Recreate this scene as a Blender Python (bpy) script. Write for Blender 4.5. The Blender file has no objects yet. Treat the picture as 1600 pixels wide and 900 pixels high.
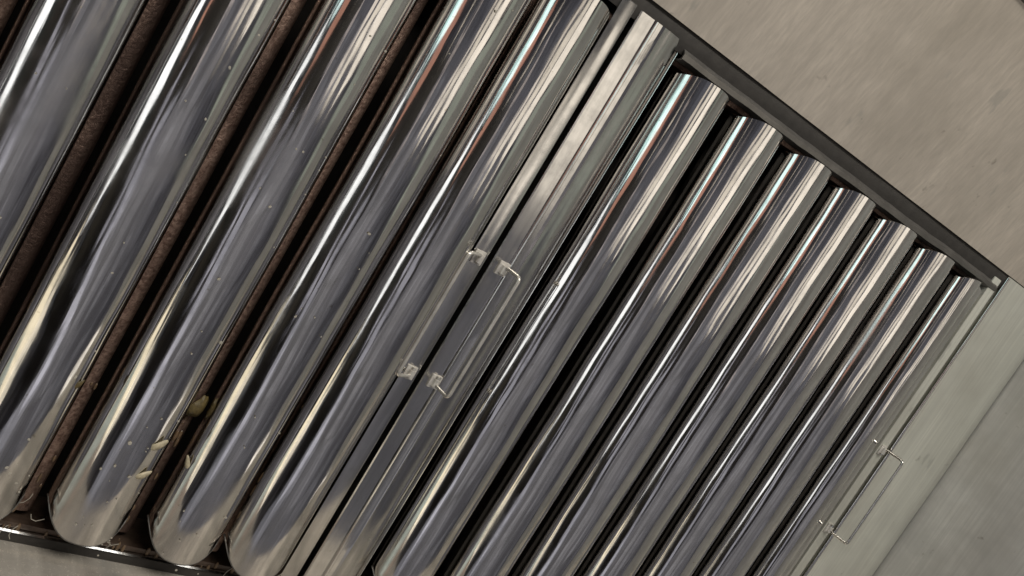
import bpy, bmesh, math, random
from mathutils import Vector, Matrix, noise
random.seed(7)
S = bpy.context.scene
COL = S.collection
P = 0.055                       # one baffle pitch in metres
ORG = Vector((0, 0, 1.75))      # lower edge of the filter bank
TILT = math.radians(135)
ROT = Matrix.Rotation(TILT, 4, 'X')
BASE = Matrix.Translation(ORG) @ ROT
def W(u, v, w=0.0):             # bank coordinates (across, up the slope, outwards; in pitches) to world
    return BASE @ Vector((u*P, v*P, w*P))
def Wd(u, v, w):
    return (ROT.to_3x3() @ Vector((u, v, w))).normalized()

# ------------------------------------------------------------------ camera
cam = bpy.data.cameras.new('camera'); camo = bpy.data.objects.new('camera', cam); COL.objects.link(camo)
CR = [[0.7339648351984476, 0.5114983566905964, 0.4468389551000843],
      [0.34207745475702894, -0.8467612649632714, 0.40740443677597926],
      [0.5867526187747852, -0.14616699785047074, -0.7964650482603186]]
cx, cy, cz = Wd(*CR[0]), -Wd(*CR[1]), -Wd(*CR[2])
m = Matrix((cx, cy, cz)).transposed().to_4x4()
m.translation = W(-2.948891, 5.708905, 8.874833)
camo.matrix_world = m
cam.sensor_width = 36; cam.lens = 36*1616.28/1600
cam.clip_start = 0.02; cam.clip_end = 100
S.camera = camo

# ------------------------------------------------------------------ world, lamps, exposure
world = bpy.data.worlds.new('World'); S.world = world; world.use_nodes = True
bg = world.node_tree.nodes['Background']
bg.inputs['Color'].default_value = (0.105, 0.100, 0.098, 1); bg.inputs['Strength'].default_value = 1.0
S.view_settings.view_transform = 'Standard'; S.view_settings.look = 'None'
S.view_settings.exposure = 0; S.view_settings.gamma = 1

def lamp(name, loc, target, sx, sy, radiance, color):
    l = bpy.data.lights.new(name, 'AREA'); l.shape = 'RECTANGLE'; l.size = sx; l.size_y = sy
    l.energy = radiance*sx*sy*math.pi; l.color = color
    o = bpy.data.objects.new(name, l); COL.objects.link(o)
    d = (Vector(target)-Vector(loc)).normalized()
    o.rotation_euler = d.to_track_quat('-Z', 'Y').to_euler(); o.location = loc
    return o
T0 = W(4, 3.5)
def lamp_dir(name, direction, dist, sx, sy, radiance, color):
    return lamp(name, T0+Wd(*direction)*dist, T0, sx, sy, radiance, color)
def seen(name, phi, v, dist, sx, sy, radiance, color):      # phi: angle across the bank from straight out, v: up the slope
    h = math.sqrt(1-v*v); p = math.radians(phi)
    return lamp_dir(name, (h*math.sin(p), v, h*math.cos(p)), dist, sx, sy, radiance, color)
seen('window_light', -74, .20, 3.0, 0.30, 1.1, 1.3, (0.66, 0.98, 0.95))
seen('window_light', -65.5, .20, 3.0, 0.42, 1.1, 1.9, (0.76, 0.98, 0.97))
seen('window_light', -67, -.12, 3.0, 0.60, 0.8, 1.7, (0.97, 0.99, 1.0))
seen('yellow_light', -68, -.42, 2.5, 0.46, 0.8, 1.5, (1.0, 0.88, 0.64))
seen('yellow_light', -57, -.40, 2.5, 0.22, 0.6, 1.1, (1.0, 0.90, 0.72))
seen('copper_streak_lamp', -51, .05, 2.2, 0.36, 0.70, 0.55, (1.0, 0.48, 0.34))  # added lamp that makes the copper streak on the baffles
seen('lavender_streak_lamp', -40, -.16, 1.05, 0.06, 0.34, 0.55, (0.88, 0.87, 1.0))  # these lavender lamps are added only for their streaks on the baffles
seen('lavender_streak_lamp', -24, -.30, 1.05, 0.13, 0.50, 0.46, (0.87, 0.87, 1.0))
seen('lavender_streak_lamp', -20, -.50, 1.10, 0.36, 0.22, 0.20, (0.87, 0.88, 1.0))
seen('thin_light', -30, .06, 2.4, 0.07, 0.8, 0.9, (1.0, 0.88, 0.72))
seen('thin_light', -17, .04, 2.4, 0.10, 0.7, 0.45, (1.0, 0.86, 0.78))
seen('cream_reflection_lamp', 8, .12, 2.4, 0.22, 0.75, 0.85, (1.0, 0.88, 0.72))  # area lamps added in place of a lit cream wall
seen('cream_reflection_lamp', 19, .13, 2.4, 0.34, 0.85, 1.0, (1.0, 0.90, 0.74))
seen('cream_reflection_lamp', 36, .19, 2.5, 0.60, 1.1, 1.35, (1.0, 0.91, 0.78))
seen('flank_band_lamp', 58, .06, 2.5, 1.0, 0.9, 0.32, (0.93, 1.0, 0.82))  # added lamp for the pale band on the baffles' right flanks
lamp('canopy_fill', (2.0, 0.60, 0.62), W(8, 8), 1.4, 0.8, 1.5, (1.0, 0.93, 0.82))  # unseen lamp added to brighten the canopy sheet
lamp('front_fill', (0.2, -2.6, 2.05), T0, 2.0, 0.5, 15.0, (1.0, 0.95, 0.86))  # unseen fill added in front to lift gutter sheet, panels and gaps
lamp('floor_fill', (0.6, -2.4, 2.7), (0.6, -2.4, 0), 1.6, 0.6, 7.0, (0.97, 0.98, 1.0))  # unseen lamp added to light the floor that the baffles reflect

# ------------------------------------------------------------------ materials
def mat(name):
    m = bpy.data.materials.new(name); m.use_nodes = True
    nt = m.node_tree; b = nt.nodes['Principled BSDF']
    return m, nt, b
def N(nt, t, **kw):
    n = nt.nodes.new(t)
    for k, v in kw.items():
        if k in n.inputs: n.inputs[k].default_value = v
        else: setattr(n, k, v)
    return n
def coords(nt, scale, rnd=True):
    tc = N(nt, 'ShaderNodeTexCoord'); mp = N(nt, 'ShaderNodeMapping'); mp.inputs['Scale'].default_value = scale
    nt.links.new(tc.outputs['Object'], mp.inputs['Vector'])
    if rnd:
        oi = N(nt, 'ShaderNodeObjectInfo'); mu = N(nt, 'ShaderNodeMath', operation='MULTIPLY'); mu.inputs[1].default_value = 37.0
        cb = N(nt, 'ShaderNodeCombineXYZ')
        nt.links.new(oi.outputs['Random'], mu.inputs[0])
        for i in range(3): nt.links.new(mu.outputs[0], cb.inputs[i])
        nt.links.new(cb.outputs[0], mp.inputs['Location'])
    return mp.outputs['Vector']
def noise_tex(nt, vec, scale, detail=3, rough=.5):
    n = N(nt, 'ShaderNodeTexNoise'); n.inputs['Scale'].default_value = scale
    n.inputs['Detail'].default_value = detail; n.inputs['Roughness'].default_value = rough
    nt.links.new(vec, n.inputs['Vector']); return n.outputs['Fac']
def ramp(nt, fac, stops, interp='LINEAR'):
    r = N(nt, 'ShaderNodeValToRGB'); r.color_ramp.interpolation = interp
    e = r.color_ramp.elements
    while len(e) < len(stops): e.new(.5)
    for el, (p, c) in zip(e, stops):
        el.position = p; el.color = (c, c, c, 1) if isinstance(c, (int, float)) else (*c, 1)
    nt.links.new(fac, r.inputs['Fac']); return r.outputs['Color']
def bump(nt, b, layers):
    prev = None
    for fac, dist in layers:
        bp = N(nt, 'ShaderNodeBump'); bp.inputs['Strength'].default_value = 1; bp.inputs['Distance'].default_value = dist
        nt.links.new(fac, bp.inputs['Height'])
        if prev: nt.links.new(prev, bp.inputs['Normal'])
        prev = bp.outputs['Normal']
    nt.links.new(prev, b.inputs['Normal'])
def mix(nt, fac, a, c):
    m = N(nt, 'ShaderNodeMix', data_type='RGBA')
    nt.links.new(fac, m.inputs[0])
    for sock, v in ((m.inputs[6], a), (m.inputs[7], c)):
        if isinstance(v, tuple): sock.default_value = (*v, 1)
        else: nt.links.new(v, sock)
    return m.outputs[2]

def steel(name, col, r0, r1, wav=.00052, spots=True):
    m, nt, b = mat(name)
    b.inputs['Metallic'].default_value = 1
    v1 = coords(nt, (1, .45, 1)); v2 = coords(nt, (1, .02, 1)); v3 = coords(nt, (1, 1, 1))
    v4 = coords(nt, (1, .07, 1)); v5 = coords(nt, (1, .22, 1))
    n1 = noise_tex(nt, v1, 26, 2); n2 = noise_tex(nt, v2, 260, 3); n5 = noise_tex(nt, v4, 135, 3, .55); n6 = noise_tex(nt, v5, 62, 2); n3 = noise_tex(nt, v3, 55, 5, .65)
    rr = ramp(nt, n3, [(.35, r0), (.75, r1)])
    sm = noise_tex(nt, coords(nt, (1, .5, 1)), 17, 5, .6)                              # dull greasy smudges
    ad = N(nt, 'ShaderNodeMath', operation='ADD'); nt.links.new(rr, ad.inputs[0]); nt.links.new(ramp(nt, sm, [(.56, 0.), (.70, .14)]), ad.inputs[1])
    nt.links.new(ad.outputs[0], b.inputs['Roughness'])
    vo = N(nt, 'ShaderNodeTexVoronoi'); vo.inputs['Scale'].default_value = 17; nt.links.new(coords(nt, (1, .4, 1)), vo.inputs['Vector'])
    dent = ramp(nt, vo.outputs['Distance'], [(0., 0.), (.16, 1.)], 'EASE')             # scattered small dents
    c = mix(nt, ramp(nt, n3, [(.45, 0.), (.8, 1.)]), col, tuple(x*.78 for x in col))
    dl = noise_tex(nt, coords(nt, (1, .018, 1)), 190, 3, .6)                 # fine drawn lines along the sheet
    c = mix(nt, ramp(nt, dl, [(.42, 0.), (.66, .5)]), c, tuple(x*.66 for x in col))
    if spots:
        n4 = noise_tex(nt, v3, 210, 2)
        c = mix(nt, ramp(nt, n4, [(.74, 0.), (.78, .55)]), c, (.30, .26, .20))
    nt.links.new(c, b.inputs['Base Color'])
    bump(nt, b, [(dent, wav*.35), (n1, wav), (n6, wav*.30), (n5, wav*.30), (n2, .00002)])
    return m
M_BAR = steel('polished_steel', (.66, .64, .615), .065, .15)
M_FRAME = steel('frame_steel', (.60, .585, .56), .14, .26, .00025)

def brushed(name, col, rough, axis=(1, .015, 1), dark=(.30, .27, .22), stain=.5, scratch=.00003, metal=1.0, streak=(1, .05, .05), deep=0.0):
    m, nt, b = mat(name)
    b.inputs['Metallic'].default_value = metal
    va = coords(nt, axis, False); v3 = coords(nt, (1, 1, 1), False)
    g = noise_tex(nt, va, 420, 4, .6); big = noise_tex(nt, v3, 9, 4, .6); sp = noise_tex(nt, v3, 60, 3, .6)
    c = mix(nt, ramp(nt, g, [(.3, 0.), (.7, 1.)]), tuple(x*.80 for x in col), col)
    c = mix(nt, ramp(nt, big, [(.45, 0.), (.75, stain)]), c, dark)
    st = noise_tex(nt, coords(nt, streak, False), 60, 5, .62)
    c = mix(nt, ramp(nt, st, [(.38, 0.), (.62, .42+deep)]), c, tuple(x*(.62-.5*deep) for x in col))
    wp = noise_tex(nt, coords(nt, (1, .5, .5), False), 26, 4, .55)
    c = mix(nt, ramp(nt, wp, [(.66, 0.), (.69, .35)]), c, (.27, .27, .25))
    c = mix(nt, ramp(nt, sp, [(.675, 0.), (.76, .6)]), c, (.16, .13, .10))
    nt.links.new(c, b.inputs['Base Color'])
    nt.links.new(ramp(nt, g, [(.2, rough-.06), (.8, rough+.08)]), b.inputs['Roughness'])
    bump(nt, b, [(g, scratch), (big, .0006)])
    return m
M_SHEET = brushed('brushed_hood_steel', (.68, .61, .525), .42, metal=.45)
M_END = brushed('brushed_end_steel', (.74, .725, .70), .46, axis=(1, .02, 1), metal=.45, streak=(1, .5, .3))
M_FILL = brushed('brushed_filler_steel', (.74, .74, .66), .36, metal=.45)
M_LOW = brushed('brushed_gutter_steel', (.62, .57, .50), .24, axis=(1, .02, 1), stain=.35, metal=.35, streak=(.5, .05, .03), deep=.35)

m, nt, b = mat('grimy_inner_steel'); M_INNER = m
v3 = coords(nt, (1, 1, 1)); vs = coords(nt, (1, .25, 1))
n1 = noise_tex(nt, v3, 420, 6, .7); n2 = noise_tex(nt, vs, 30, 4)
c = mix(nt, ramp(nt, n1, [(.40, 0.), (.62, 1.)]), (.34, .235, .185), (.125, .072, .054))
c = mix(nt, ramp(nt, n2, [(.40, 0.), (.56, .92)]), c, (.055, .034, .027))
nt.links.new(c, b.inputs['Base Color']); b.inputs['Metallic'].default_value = .75
nt.links.new(ramp(nt, n1, [(.3, .32), (.7, .62)]), b.inputs['Roughness'])
bump(nt, b, [(n1, .0008)])

def plain(name, col, rough, metal=0.0, bscale=0, bd=0.0, var=.7):
    m, nt, b = mat(name)
    v3 = coords(nt, (1, 1, 1)); n1 = noise_tex(nt, v3, bscale or 80, 4, .6)
    c = mix(nt, ramp(nt, n1, [(.35, 0.), (.7, 1.)]), col, tuple(x*var for x in col))
    nt.links.new(c, b.inputs['Base Color'])
    b.inputs['Roughness'].default_value = rough; b.inputs['Metallic'].default_value = metal
    if bd: bump(nt, b, [(n1, bd)])
    return m
M_RAILD = plain('dark_rail_paint', (.042, .038, .034), .5, .3, 120, .0004)
M_SLOT = plain('near_black_matte', (.030, .026, .022), .75, 0, 200, .0006)  # near-black: shade of the gutter slot painted in; also right inner baffles
M_RAILG = plain('grey_rail_steel', (.20, .19, .175), .40, .8, 60, .0004)
M_WIRE = plain('wire_steel', (.66, .64, .60), .15, 1.0)
M_WIRE_DULL = plain('dull_wire_steel', (.66, .63, .575), .26, .6)
M_BRACK = plain('bracket_steel', (.66, .63, .58), .34, .35, 300, .0004)
M_DUCT = plain('dark_duct', (.018, .014, .011), .7)
M_FLAKE = plain('dry_flake', (.50, .43, .29), .5, 0, 300, .0005, .45)
M_FLAKED = plain('olive_flake', (.13, .095, .032), .5, 0, 260, .0010, .3)
M_GREASE = plain('grease', (.14, .09, .05), .3, 0, 200, .0008)
M_GRIME = plain('burnt_grime', (.075, .050, .036), .45, .2, 150, .0008, .5)
M_DUST = plain('dust', (.40, .37, .31), .7)
m, nt, b = mat('floor_tile'); M_FLOOR = m
bk = N(nt, 'ShaderNodeTexBrick'); bk.offset = .5; tc = N(nt, 'ShaderNodeTexCoord')
for k_, v_ in (('Color1', (.37, .38, .45, 1)), ('Color2', (.11, .11, .14, 1)), ('Mortar', (.05, .05, .05, 1))): bk.inputs[k_].default_value = v_
bk.inputs['Scale'].default_value = 1.0; bk.inputs['Brick Width'].default_value = .22; bk.inputs['Row Height'].default_value = .22; bk.inputs['Mortar Size'].default_value = .008
nt.links.new(tc.outputs['Object'], bk.inputs['Vector']); nt.links.new(bk.outputs['Color'], b.inputs['Base Color'])
b.inputs['Roughness'].default_value = .5

# ------------------------------------------------------------------ builders
def link(name, me, material, parent=None):
    o = bpy.data.objects.new(name, me); COL.objects.link(o)
    if material and not me.materials: me.materials.append(material)
    if parent: o.parent = parent
    return o
def to_mesh(bm, name, smooth=True, angle=35):
    bmesh.ops.recalc_face_normals(bm, faces=bm.faces[:])
    me = bpy.data.meshes.new(name); bm.to_mesh(me); bm.free()
    for p in me.polygons: p.use_smooth = smooth
    if smooth: me.set_sharp_from_angle(angle=math.radians(angle))
    return me
def box(bm, u0, u1, v0, v1, w0, w1, bev=0.012):
    vs = [bm.verts.new((x*P, y*P, z*P)) for x in (u0, u1) for y in (v0, v1) for z in (w0, w1)]
    f = [(0,1,3,2), (4,6,7,5), (0,4,5,1), (2,3,7,6), (0,2,6,4), (1,5,7,3)]
    fs = [bm.faces.new([vs[i] for i in q]) for q in f]
    if bev:
        es = {e for q in fs for e in q.edges}
        bmesh.ops.bevel(bm, geom=list(es), offset=bev*P, segments=2, affect='EDGES', profile=.6)
def box_part(name, material, parent, *a, bev=.012):
    bm = bmesh.new(); box(bm, *a, bev=bev)
    return link(name, to_mesh(bm, name), material, parent)
def extrude_profile(prof, v0, v1, nv, th=0.0, warp=None, axis='v'):
    """open profile [(u,w)] swept along v (or [(v,w)] along u), given a thickness th to its inner side"""
    bm = bmesh.new()
    n = len(prof); inner = []
    for i, (u, w) in enumerate(prof):
        a = prof[max(0, i-1)]; c = prof[min(n-1, i+1)]
        d = Vector((c[0]-a[0], c[1]-a[1])).normalized()
        inner.append((u+d.y*th, w-d.x*th))
    loop = list(prof)+inner[::-1]
    rings = []
    for j in range(nv+1):
        t = j/nv; v = v0+(v1-v0)*t
        r = []
        for (u, w) in loop:
            du = dw = 0
            if warp: du, dw = warp(u, v, w)
            r.append(bm.verts.new(((u+du)*P, v*P, (w+dw)*P) if axis == 'v' else (v*P, (u+du)*P, (w+dw)*P)))
        rings.append(r)
    k = len(loop)
    for j in range(nv):
        for i in range(k):
            bm.faces.new((rings[j][i], rings[j][(i+1) % k], rings[j+1][(i+1) % k], rings[j+1][i]))
    for r in (rings[0], rings[-1]):
        for i in range(n-1):
            bm.faces.new((r[i], r[i+1], r[k-2-i], r[k-1-i]))
    return bm
def catmull(pts, r, seg=5):
    """polyline with rounded corners of radius r"""
    out = [Vector(pts[0])]
    for a, b_, c in zip(pts, pts[1:], pts[2:]):
        a, b_, c = Vector(a), Vector(b_), Vector(c)
        ra = min(r, (a-b_).length*.45, (c-b_).length*.45)
        p, q = b_+(a-b_).normalized()*ra, b_+(c-b_).normalized()*ra
        for i in range(seg+1):
            t = i/seg; out.append(p*(1-t)**2+b_*2*t*(1-t)+q*t*t)
    out.append(Vector(pts[-1])); return out
def tube(bm, pts, rad, seg=8):
    rings = []; up = Vector((.13, .31, .94))
    for i, p in enumerate(pts):
        d = (pts[min(i+1, len(pts)-1)]-pts[max(i-1, 0)]).normalized()
        x = (up-d*up.dot(d)).normalized(); y = d.cross(x); up = x
        rings.append([bm.verts.new((p+(x*math.cos(2*math.pi*k/seg)+y*math.sin(2*math.pi*k/seg))*rad)*P) for k in range(seg)])
    for a, b_ in zip(rings, rings[1:]):
        for k in range(seg): bm.faces.new((a[k], a[(k+1) % seg], b_[(k+1) % seg], b_[k]))
    bm.faces.new(rings[0]); bm.faces.new(rings[-1][::-1])
def thing(name, label, cat, group=None, at=(0, 0, 0)):
    o = bpy.data.objects.new(name, None); COL.objects.link(o); o.empty_display_size = .05
    o.location = W(*at); o.rotation_euler = (TILT, 0, 0)
    o['label'] = label; o['category'] = cat
    if group: o['group'] = group
    return o
def structure(name, me, material):
    o = link(name, me, material); o.location = ORG; o.rotation_euler = (TILT, 0, 0); o['kind'] = 'structure'
    return o

# ------------------------------------------------------------------ the hood
hood = thing('kitchen_hood', 'brushed stainless hood casing around the filter bank, with dark rail and plain end wall', 'kitchen hood')
RV = 7.02

def lumpy(amp, sc, seed):
    return lambda u, v, w: (0, amp*noise.noise(Vector((u*sc, v*sc, w*sc+seed))))
def rag(amp, seed):                                            # slightly ragged edge along a rail
    return lambda u, v, w: (amp*noise.noise(Vector((v*2.3, u*.5, seed)))+amp*.6*noise.noise(Vector((v*9, 0, seed+5))), 0)
# upper rail: grey lip along the baffle ends, then a dark recessed strip, then the canopy sheet
bm = extrude_profile([(RV+.03, -.30), (RV+.035, .0), (RV+.06, .035), (RV+.10, .035), (RV+.15, -.01), (RV+.16, -.3)], 3.9, 11.05, 50, th=-.02, axis='u', warp=rag(.012, 3))
link('rail_lip', to_mesh(bm, 'rail_lip'), M_RAILG, hood)
bm = extrude_profile([(RV+.10, -.05), (RV+.20, -.03), (RV+.33, -.03), (RV+.37, -.06)], -6, 12.8, 60, th=-.05, axis='u', warp=rag(.01, 9))
link('dark_rail', to_mesh(bm, 'dark_rail'), M_RAILD, hood)
# canopy sheet, nearly horizontal in the room, with its own thickness and a lip where it turns down at the front
c0 = (RV+.35, .01); dv, dw = 1.0, .22; s1 = 2.45
pts = [(c0[0]+dv*s1*t, c0[1]+dw*s1*t) for t in (0, .02, .25, .5, .75, .98, 1)]
bm = extrude_profile(pts, -6, 12.8, 120, th=-.04, axis='u', warp=lumpy(.02, .8, 2))
link('canopy_sheet', to_mesh(bm, 'canopy_sheet'), M_SHEET, hood)
e = pts[-1]
bm = extrude_profile([(e[0]+.012, e[1]-.02), (e[0]+.02, e[1]+.06), (e[0]+.5, e[1]+.5)], -6, 12.8, 40, th=-.04, axis='u')
link('front_lip', to_mesh(bm, 'front_lip'), M_RAILG, hood)
# end wall, standing straight out of the bank on the right
bm = bmesh.new()
nv, nw = 40, 30
outl = []
g = [[None]*(nw+1) for _ in range(nv+1)]
for i in range(nv+1):
    for j in range(nw+1):
        v = -3+(RV+.35+3)*i/nv; w = -.25+6.6*j/nw
        vv = v+(w*(i/nv)**6 if w > 0 else 0)*1.6
        g[i][j] = bm.verts.new(((12.80+.025*noise.noise(Vector((v*.5, w*.7, 4))))*P, vv*P, w*P))
for i in range(nv):
    for j in range(nw): bm.faces.new((g[i][j], g[i+1][j], g[i+1][j+1], g[i][j+1]))
ext = bmesh.ops.extrude_face_region(bm, geom=bm.faces[:])
bmesh.ops.translate(bm, verts=[x for x in ext['geom'] if isinstance(x, bmesh.types.BMVert)], vec=(.05*P, 0, 0))
link('end_wall', to_mesh(bm, 'end_wall'), M_END, hood)
# gutter under the lower edge: bright lip, flush dark strip painting the slot's shade, then the sheet that stands out below
bm = extrude_profile([(-.055, -.75), (-.054, -.03), (-.049, -.022), (-.044, -.03), (-.043, -.07)], -6, 12.8, 60, th=-.01, axis='u', warp=rag(.006, 15))
link('gutter_lip', to_mesh(bm, 'gutter_lip'), M_FRAME, hood)
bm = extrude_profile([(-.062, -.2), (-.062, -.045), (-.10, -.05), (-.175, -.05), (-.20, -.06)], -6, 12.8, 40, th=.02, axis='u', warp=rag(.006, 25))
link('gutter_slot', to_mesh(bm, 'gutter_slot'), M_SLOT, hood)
bm = extrude_profile([(-.20, -.05), (-.205, .0), (-.28, .6), (-.38, 1.4), (-.46, 2.0), (-.52, 2.05)], -6, 12.8, 60, th=.04, axis='u', warp=rag(.01, 21))
link('gutter_sheet', to_mesh(bm, 'gutter_sheet'), M_LOW, hood)
# near-black plenum behind the filters
box_part('plenum', M_DUCT, hood, -6.2, 12.9, -.6, RV+.5, -1.5, -1.3, bev=0)
box_part('plenum_side', M_DUCT, hood, 12.82, 12.9, -.6, RV+.3, -1.3, -.3, bev=0)
box_part('plenum_side', M_DUCT, hood, -6.2, -6.1, -.6, RV+.5, -1.3, -.1, bev=0)
box_part('plenum_side', M_DUCT, hood, -6.1, 12.8, RV+.39, RV+.5, -1.3, -.1, bev=0)
box_part('plenum_side', M_DUCT, hood, -6.1, 12.8, -.3, -.2, -1.3, -.16, bev=0)

# ------------------------------------------------------------------ filters
def arc_profile(u0, u1, h, n=26, ex=1.95, w0=0.0, lip=.03):
    c, a = (u0+u1)/2, (u1-u0)/2
    out = [(u0+.006, w0-lip)]
    for i in range(n+1):
        t = math.pi*(1-i/n); x, y = math.cos(t), math.sin(t)
        out.append((c+a*math.copysign(abs(x)**(2/ex), x), w0+h*abs(y)**(2/ex)))
    out.append((u1-.006, w0-lip))
    return out
def bar_warp(seed, amp=.012):
    def f(u, v, w):
        k = .3+.7*min(1, max(0, w/.2))
        return (amp*.8*noise.noise(Vector((v*.55, seed, 1.7))), k*amp*(noise.noise(Vector((u*2.2, v*.5, seed)))+.3*noise.noise(Vector((u*4, v*1.7, seed+9)))))
    return f
BW, BH, BV = .787, .31, .17                  # width and height of a baffle in pitches
def tongue(bm):
    for v in bm.verts:
        q = min(1, abs((v.co.x/P+BW/2)/(BW/2)))**3.2; t = (v.co.y/P-BV)/(RV-BV)
        v.co.y += P*(.26*q*(1-t)**3-.10*q*t**8)
    return bm
baffle_meshes = []
for s in range(4):
    bm = extrude_profile(arc_profile(-BW, 0, BH), BV, RV, 64, th=.018, warp=bar_warp(3.1*s))
    baffle_meshes.append(to_mesh(tongue(bm), 'baffle', angle=50))
def edge_v(x):                                                 # how far the end line is set back at offset x
    q = min(1, abs((x+BW/2)/(BW/2))); return q**3.2
ep = [q for q in arc_profile(-BW, 0, BH, 26) if q[1] > -.01]
bm = bmesh.new(); tube(bm, [Vector((x, BV+.26*edge_v(x)-.006, w-.012)) for x, w in ep], .0105, 6)
rolled_mesh = to_mesh(bm, 'rolled_edge', angle=80)
# inner baffle: a channel behind each gap, its grimy face towards the viewer, set to the left of the gap
def trough():
    return [(-.36, -.62), (-.345, -.20), (-.31, -.155), (-.2, -.135), (-.05, -.13), (.05, -.135), (.105, -.15), (.14, -.19), (.155, -.27), (.16, -.62)]
inner_meshes = []
for s in range(3):
    bm = extrude_profile(trough(), .12, RV-.1, 40, th=.018, warp=bar_warp(50+s*4, .012))
    inner_meshes.append(to_mesh(bm, 'inner_baffle', angle=50))
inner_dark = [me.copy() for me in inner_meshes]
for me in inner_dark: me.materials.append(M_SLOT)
def child(name, me, parent, mat_, u):
    o = link(name, me, mat_, parent); o.location = (u*P, 0, 0); return o

def make_handle(filt, u, w, lean, reach=.27, v0=2.81, v1=4.24, wire=None):
    """wire bail between two brackets; lean turns it about its hinge, 0 = straight out"""
    hv = Vector((math.sin(lean), 0, math.cos(lean)))
    a, b_ = Vector((u, v0, w+.045)), Vector((u, v1, w+.045))
    stub = Vector((0, .0, 0))
    pts = [a+Vector((0, .07, 0)), a+Vector((0, -.02, 0)), a+hv*.06+Vector((0, -.03, 0)), a+hv*reach+Vector((0, -.03, 0)),
           b_+hv*reach+Vector((0, .03, 0)), b_+hv*.06+Vector((0, .03, 0)), b_+Vector((0, .02, 0)), b_+Vector((0, -.07, 0))]
    bm = bmesh.new(); tube(bm, catmull(pts, .055), .0215)
    h = link('handle', to_mesh(bm, 'handle', angle=60), wire or M_WIRE_DULL, filt)
    for p in (a, b_):
        bm = bmesh.new()
        box(bm, p.x-.07, p.x+.065, p.y-.085, p.y+.07, w-.004, w+.022, .006)           # base plate
        prof = [(p.x-.055, w+.016), (p.x-.035, w+.03)]+[(p.x+.034*math.cos(math.pi*(1-i/8)), w+.045+.034*math.sin(math.pi*(1-i/8))) for i in range(9)]+[(p.x+.036, w+.03), (p.x+.05, w+.016)]
        b2 = extrude_profile(prof, p.y-.055, p.y+.035, 2, th=.014)
        me2 = bpy.data.meshes.new('t'); b2.to_mesh(me2); b2.free(); bm.from_mesh(me2); bpy.data.meshes.remove(me2)
        link('bracket', to_mesh(bm, 'bracket'), M_BRACK, h)
    return h

# left filter
fa = thing('baffle_filter', 'wider-looking left baffle filter with dirty brown gaps and flakes near its lower ends', 'grease filter', 'baffle filters side by side in the hood')
for k in range(-4, 4):
    o = child('baffle', baffle_meshes[k % 4], fa, M_BAR, k+(-.16 if k == 3 else 0))
    o.rotation_euler = (0, random.uniform(-.04, .04), 0)
    link('rolled_edge', rolled_mesh, M_RAILG, o)
for k in range(-4, 3):
    child('inner_baffle', inner_meshes[k % 3], fa, M_INNER, k+.05)
box_part('side_rail', M_FRAME, fa, 2.895, 3.09, -.02, 7.24, -.5, .03)
box_part('side_rail', M_FRAME, fa, -4.95, -4.76, -.02, 7.1, -.5, .03)
box_part('end_rail', M_GRIME, fa, -4.75, 2.89, -.03, .03, -.62, -.06)
box_part('end_rail', M_INNER, fa, -4.75, 2.89, RV-.04, RV+.02, -.62, -.06)
make_handle(fa, 2.985, .03, -1.05)
# right filter
fb = thing('baffle_filter', 'right baffle filter with cleaner dark gaps, wire handle at each side, next to end panel', 'grease filter', 'baffle filters side by side in the hood')
U0 = 3.745
for k in range(1, 7):
    o = child('baffle', baffle_meshes[(k+1) % 4], fb, M_BAR, U0+k)
    o.rotation_euler = (0, random.uniform(-.04, .04), 0)
    link('rolled_edge', rolled_mesh, M_RAILG, o)
bm = extrude_profile([(3.165, -.45), (3.165, .022), (3.178, .035), (3.36, .035), (3.375, .045), (3.388, .06), (3.405, .06), (3.415, .052), (3.47, .052), (3.50, .066), (3.515, .062)]
                     + [(3.515+.345*math.sin(t*math.pi/2/9), -.07+.13*math.cos(t*math.pi/2/9)) for t in range(1, 9)]+[(3.862, -.03), (3.872, -.018), (3.882, -.03), (3.884, -.16)], -.02, 7.22, 60, th=.016, warp=bar_warp(77, .006))
link('side_rail', to_mesh(bm, 'side_rail', angle=25), M_FRAME, fb)
# the last baffle is narrower and runs out into a flat flange beside the frame
lc, la, lh = -.565, .245, .23
last = [(lc-la+.004, -.03)]+[(lc-la*math.cos(math.pi*i/22), lh*math.sin(math.pi*i/22)**.95+.035*(i/22)) for i in range(0, 21)]
last += [(-.315, .045), (-.28, .036), (-.2, .034), (-.1, .034), (-.03, .034), (-.012, .028), (-.008, -.1)]
bm = extrude_profile(last, BV, RV, 64, th=.018, warp=bar_warp(91))
child('baffle', to_mesh(tongue(bm), 'baffle', angle=40), fb, M_BAR, 10.83)
for k in range(0, 7):
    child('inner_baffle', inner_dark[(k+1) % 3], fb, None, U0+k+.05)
box_part('side_rail', M_FILL, fb, 10.875, 11.07, -.02, 7.24, -.5, .035)
box_part('end_rail', M_INNER, fb, 3.83, 10.82, -.03, .03, -.62, -.06)
box_part('end_rail', M_INNER, fb, 3.83, 10.82, RV-.04, RV+.02, -.62, -.06)
make_handle(fb, 3.32, .035, .15)
make_handle(fb, 10.97, .035, .15, reach=.33, wire=M_WIRE)
# blank filler panel beyond the right filter
fp = thing('filler_panel', 'plain flat brushed steel filler strip between right filter and end wall', 'panel', at=(11.145, 0, 0))
bm = extrude_profile([(.03, -.3), (.03, .0), (.035, .02), (.06, .035), (.09, .04), (.13, .04), (.6, .045), (1.2, .04), (1.61, .04), (1.625, .03), (1.625, -.1)], -.02, RV+.33, 60, th=.02, warp=lambda u, v, w: (0, .012*noise.noise(Vector((u*1.1, v*.8, 8)))))
link('panel_sheet', to_mesh(bm, 'panel_sheet'), M_FILL, fp)

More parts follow.
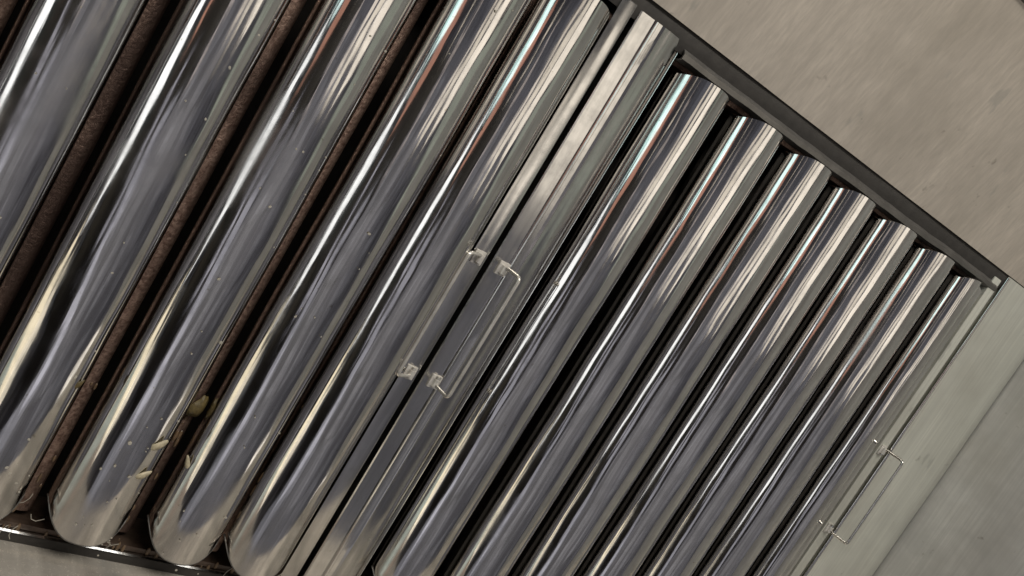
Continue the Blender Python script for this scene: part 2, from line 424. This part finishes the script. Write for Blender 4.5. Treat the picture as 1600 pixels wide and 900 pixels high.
bm = bmesh.new(); tube(bm, [Vector((.035+.004*noise.noise(Vector((v*.3, 1, 1))), -.02+v*.1225, .030)) for v in range(61)], .030, 10)
link('rolled_hem', to_mesh(bm, 'rolled_hem', angle=80), M_BAR, fp)

# ------------------------------------------------------------------ flakes stuck on the greasy steel
def flake(label, u, v, w, L, Wd_, rot, tilt, material, curl=.25, pts_=16):
    bm = bmesh.new(); rng = random.Random(int(u*1000+v*77))
    mid = bm.verts.new((0, 0, curl*Wd_*P)); ring = []; ring2 = []
    for i in range(pts_):
        a = 2*math.pi*i/pts_; q = .88+.24*rng.random()
        x, y = L/2*math.cos(a)*q, Wd_/2*math.sin(a)*q*(1-.35*math.cos(a))
        ring.append(bm.verts.new((x*.55*P, y*.55*P, curl*Wd_*P*.75)))
        ring2.append(bm.verts.new((x*P, y*P, (-.1+.12*rng.random())*curl*Wd_*P)))
    for i in range(pts_):
        j = (i+1) % pts_
        bm.faces.new((mid, ring[i], ring[j])); bm.faces.new((ring[i], ring2[i], ring2[j], ring[j]))
    ex = bmesh.ops.extrude_face_region(bm, geom=bm.faces[:])
    bmesh.ops.translate(bm, verts=[x for x in ex['geom'] if isinstance(x, bmesh.types.BMVert)], vec=(0, 0, -.008*P))
    o = link('dried_flake', to_mesh(bm, 'dried_flake', angle=80), material)
    o.matrix_world = BASE @ Matrix.Translation((u*P, v*P, w*P)) @ Matrix.Rotation(rot, 4, 'Z') @ Matrix.Rotation(tilt, 4, 'X')
    o['label'] = label; o['category'] = 'flake'; o['group'] = 'dried flakes stuck to the left filter'
    return o
R_ = math.radians
flake('large round olive brown flake in the gap between two left baffles', 1.13, 1.69, -.06, .27, .17, R_(80), R_(20), M_FLAKED, .22, 22)
flake('pale oval flake at a baffle edge, upper one of the close pair', .825, 1.34, .262, .19, .095, R_(50), R_(25), M_FLAKE)
flake('pale oval flake at a baffle edge, lower one of the close pair', .83, 1.00, .26, .17, .09, R_(45), R_(25), M_FLAKE)
flake('thin upright pale sliver of flake on the left flank of a baffle', 1.235, 1.16, .11, .18, .055, R_(115), R_(-50), M_FLAKE)
flake('small brownish translucent flake at the edge of the far left baffle', -.095, 1.67, .20, .14, .065, R_(60), R_(35), M_FLAKED)
# crumbs and grease dots, nobody could count them
bm = bmesh.new(); rng = random.Random(5)
for i in range(14):                                            # bits caught on the dark rail
    mt = Matrix.Translation((rng.uniform(3.5, 11)*P, (RV+rng.uniform(.12, .33))*P, -.025*P)) @ Matrix.Rotation(rng.random()*6, 4, 'Z') @ Matrix.Diagonal((.022*P, .012*P, .01*P, 1))
    bmesh.ops.create_icosphere(bm, subdivisions=1, radius=1, matrix=mt)
for i in range(16):                                            # lint threads along the gutter and the baffle ends
    u = rng.uniform(-.2, 3); v = rng.uniform(-.06, .3); q = rng.random()*6
    tube(bm, [Vector((u+.05*t*math.cos(q+t*.3), v+.05*t*math.sin(q+t*.5), .03+.012*t)) for t in range(4)], .0035, 5)
for i in range(150):
    k = rng.choice((-2, -1, 0, 1, 1, 2)); x = rng.uniform(-.62, -.08); v = rng.uniform(.05, 6.5) if i % 3 else rng.uniform(.03, 1.4)
    a = BW/2; q = (x+a)/a; w = BH*max(0, 1-abs(q)**1.95)**(1/1.95); s = rng.uniform(.005, .014)*(1.6 if i % 9 == 0 else 1)
    mt = Matrix.Translation(((k+x)*P, v*P, (w+s*.1)*P)) @ Matrix.Rotation(rng.random()*6, 4, 'Z') @ Matrix.Diagonal((s*P*rng.uniform(.7, 1.6), s*P, s*P*.3, 1))
    bmesh.ops.create_icosphere(bm, subdivisions=1, radius=1, matrix=mt)
o = structure('crumbs', to_mesh(bm, 'crumbs'), M_DUST); o['kind'] = 'stuff'
# grease that has run to the lower ends and set there
bm = bmesh.new(); rng = random.Random(11)
for i in range(110):
    k = rng.choice((-1, 0, 1, 1, 2, 2)); L = rng.uniform(.015, .05)
    if i % 3 == 0: u, v, w = k+rng.uniform(-.05, .16), rng.uniform(.02, 1.6)**1.2, -.13
    elif i % 3 == 1: u, v, w = k-rng.uniform(0, .02), rng.uniform(.19, 2.2), .01
    else: u, v, w = rng.uniform(-.3, 2.9), rng.uniform(-.05, .03), -.055
    mt = Matrix.Translation((u*P, v*P, w*P)) @ Matrix.Diagonal((L*.45*P, L*rng.uniform(.7, 1.8)*P, L*.35*P, 1))
    bmesh.ops.create_icosphere(bm, subdivisions=2, radius=1, matrix=mt)
o = structure('grease_drips', to_mesh(bm, 'grease_drips'), M_GREASE); o['kind'] = 'stuff'
# the floor of the kitchen far below, seen only as a reflection
bm = bmesh.new(); bmesh.ops.create_grid(bm, x_segments=4, y_segments=4, size=12)
me = to_mesh(bm, 'floor'); o = link('floor', me, M_FLOOR); o['kind'] = 'structure'

# unseen dark block, added to reflect as black streaks in the baffles
bm = bmesh.new(); bmesh.ops.create_cube(bm, size=1, matrix=Matrix.Translation((-1.15, -1.05, .42)) @ Matrix.Diagonal((1.45, .8, .84, 1)))
bmesh.ops.bevel(bm, geom=bm.edges[:], offset=.02, segments=2, affect='EDGES')
o = link('dark_reflection_block', to_mesh(bm, 'dark_reflection_block'), M_DUCT); o['kind'] = 'structure'
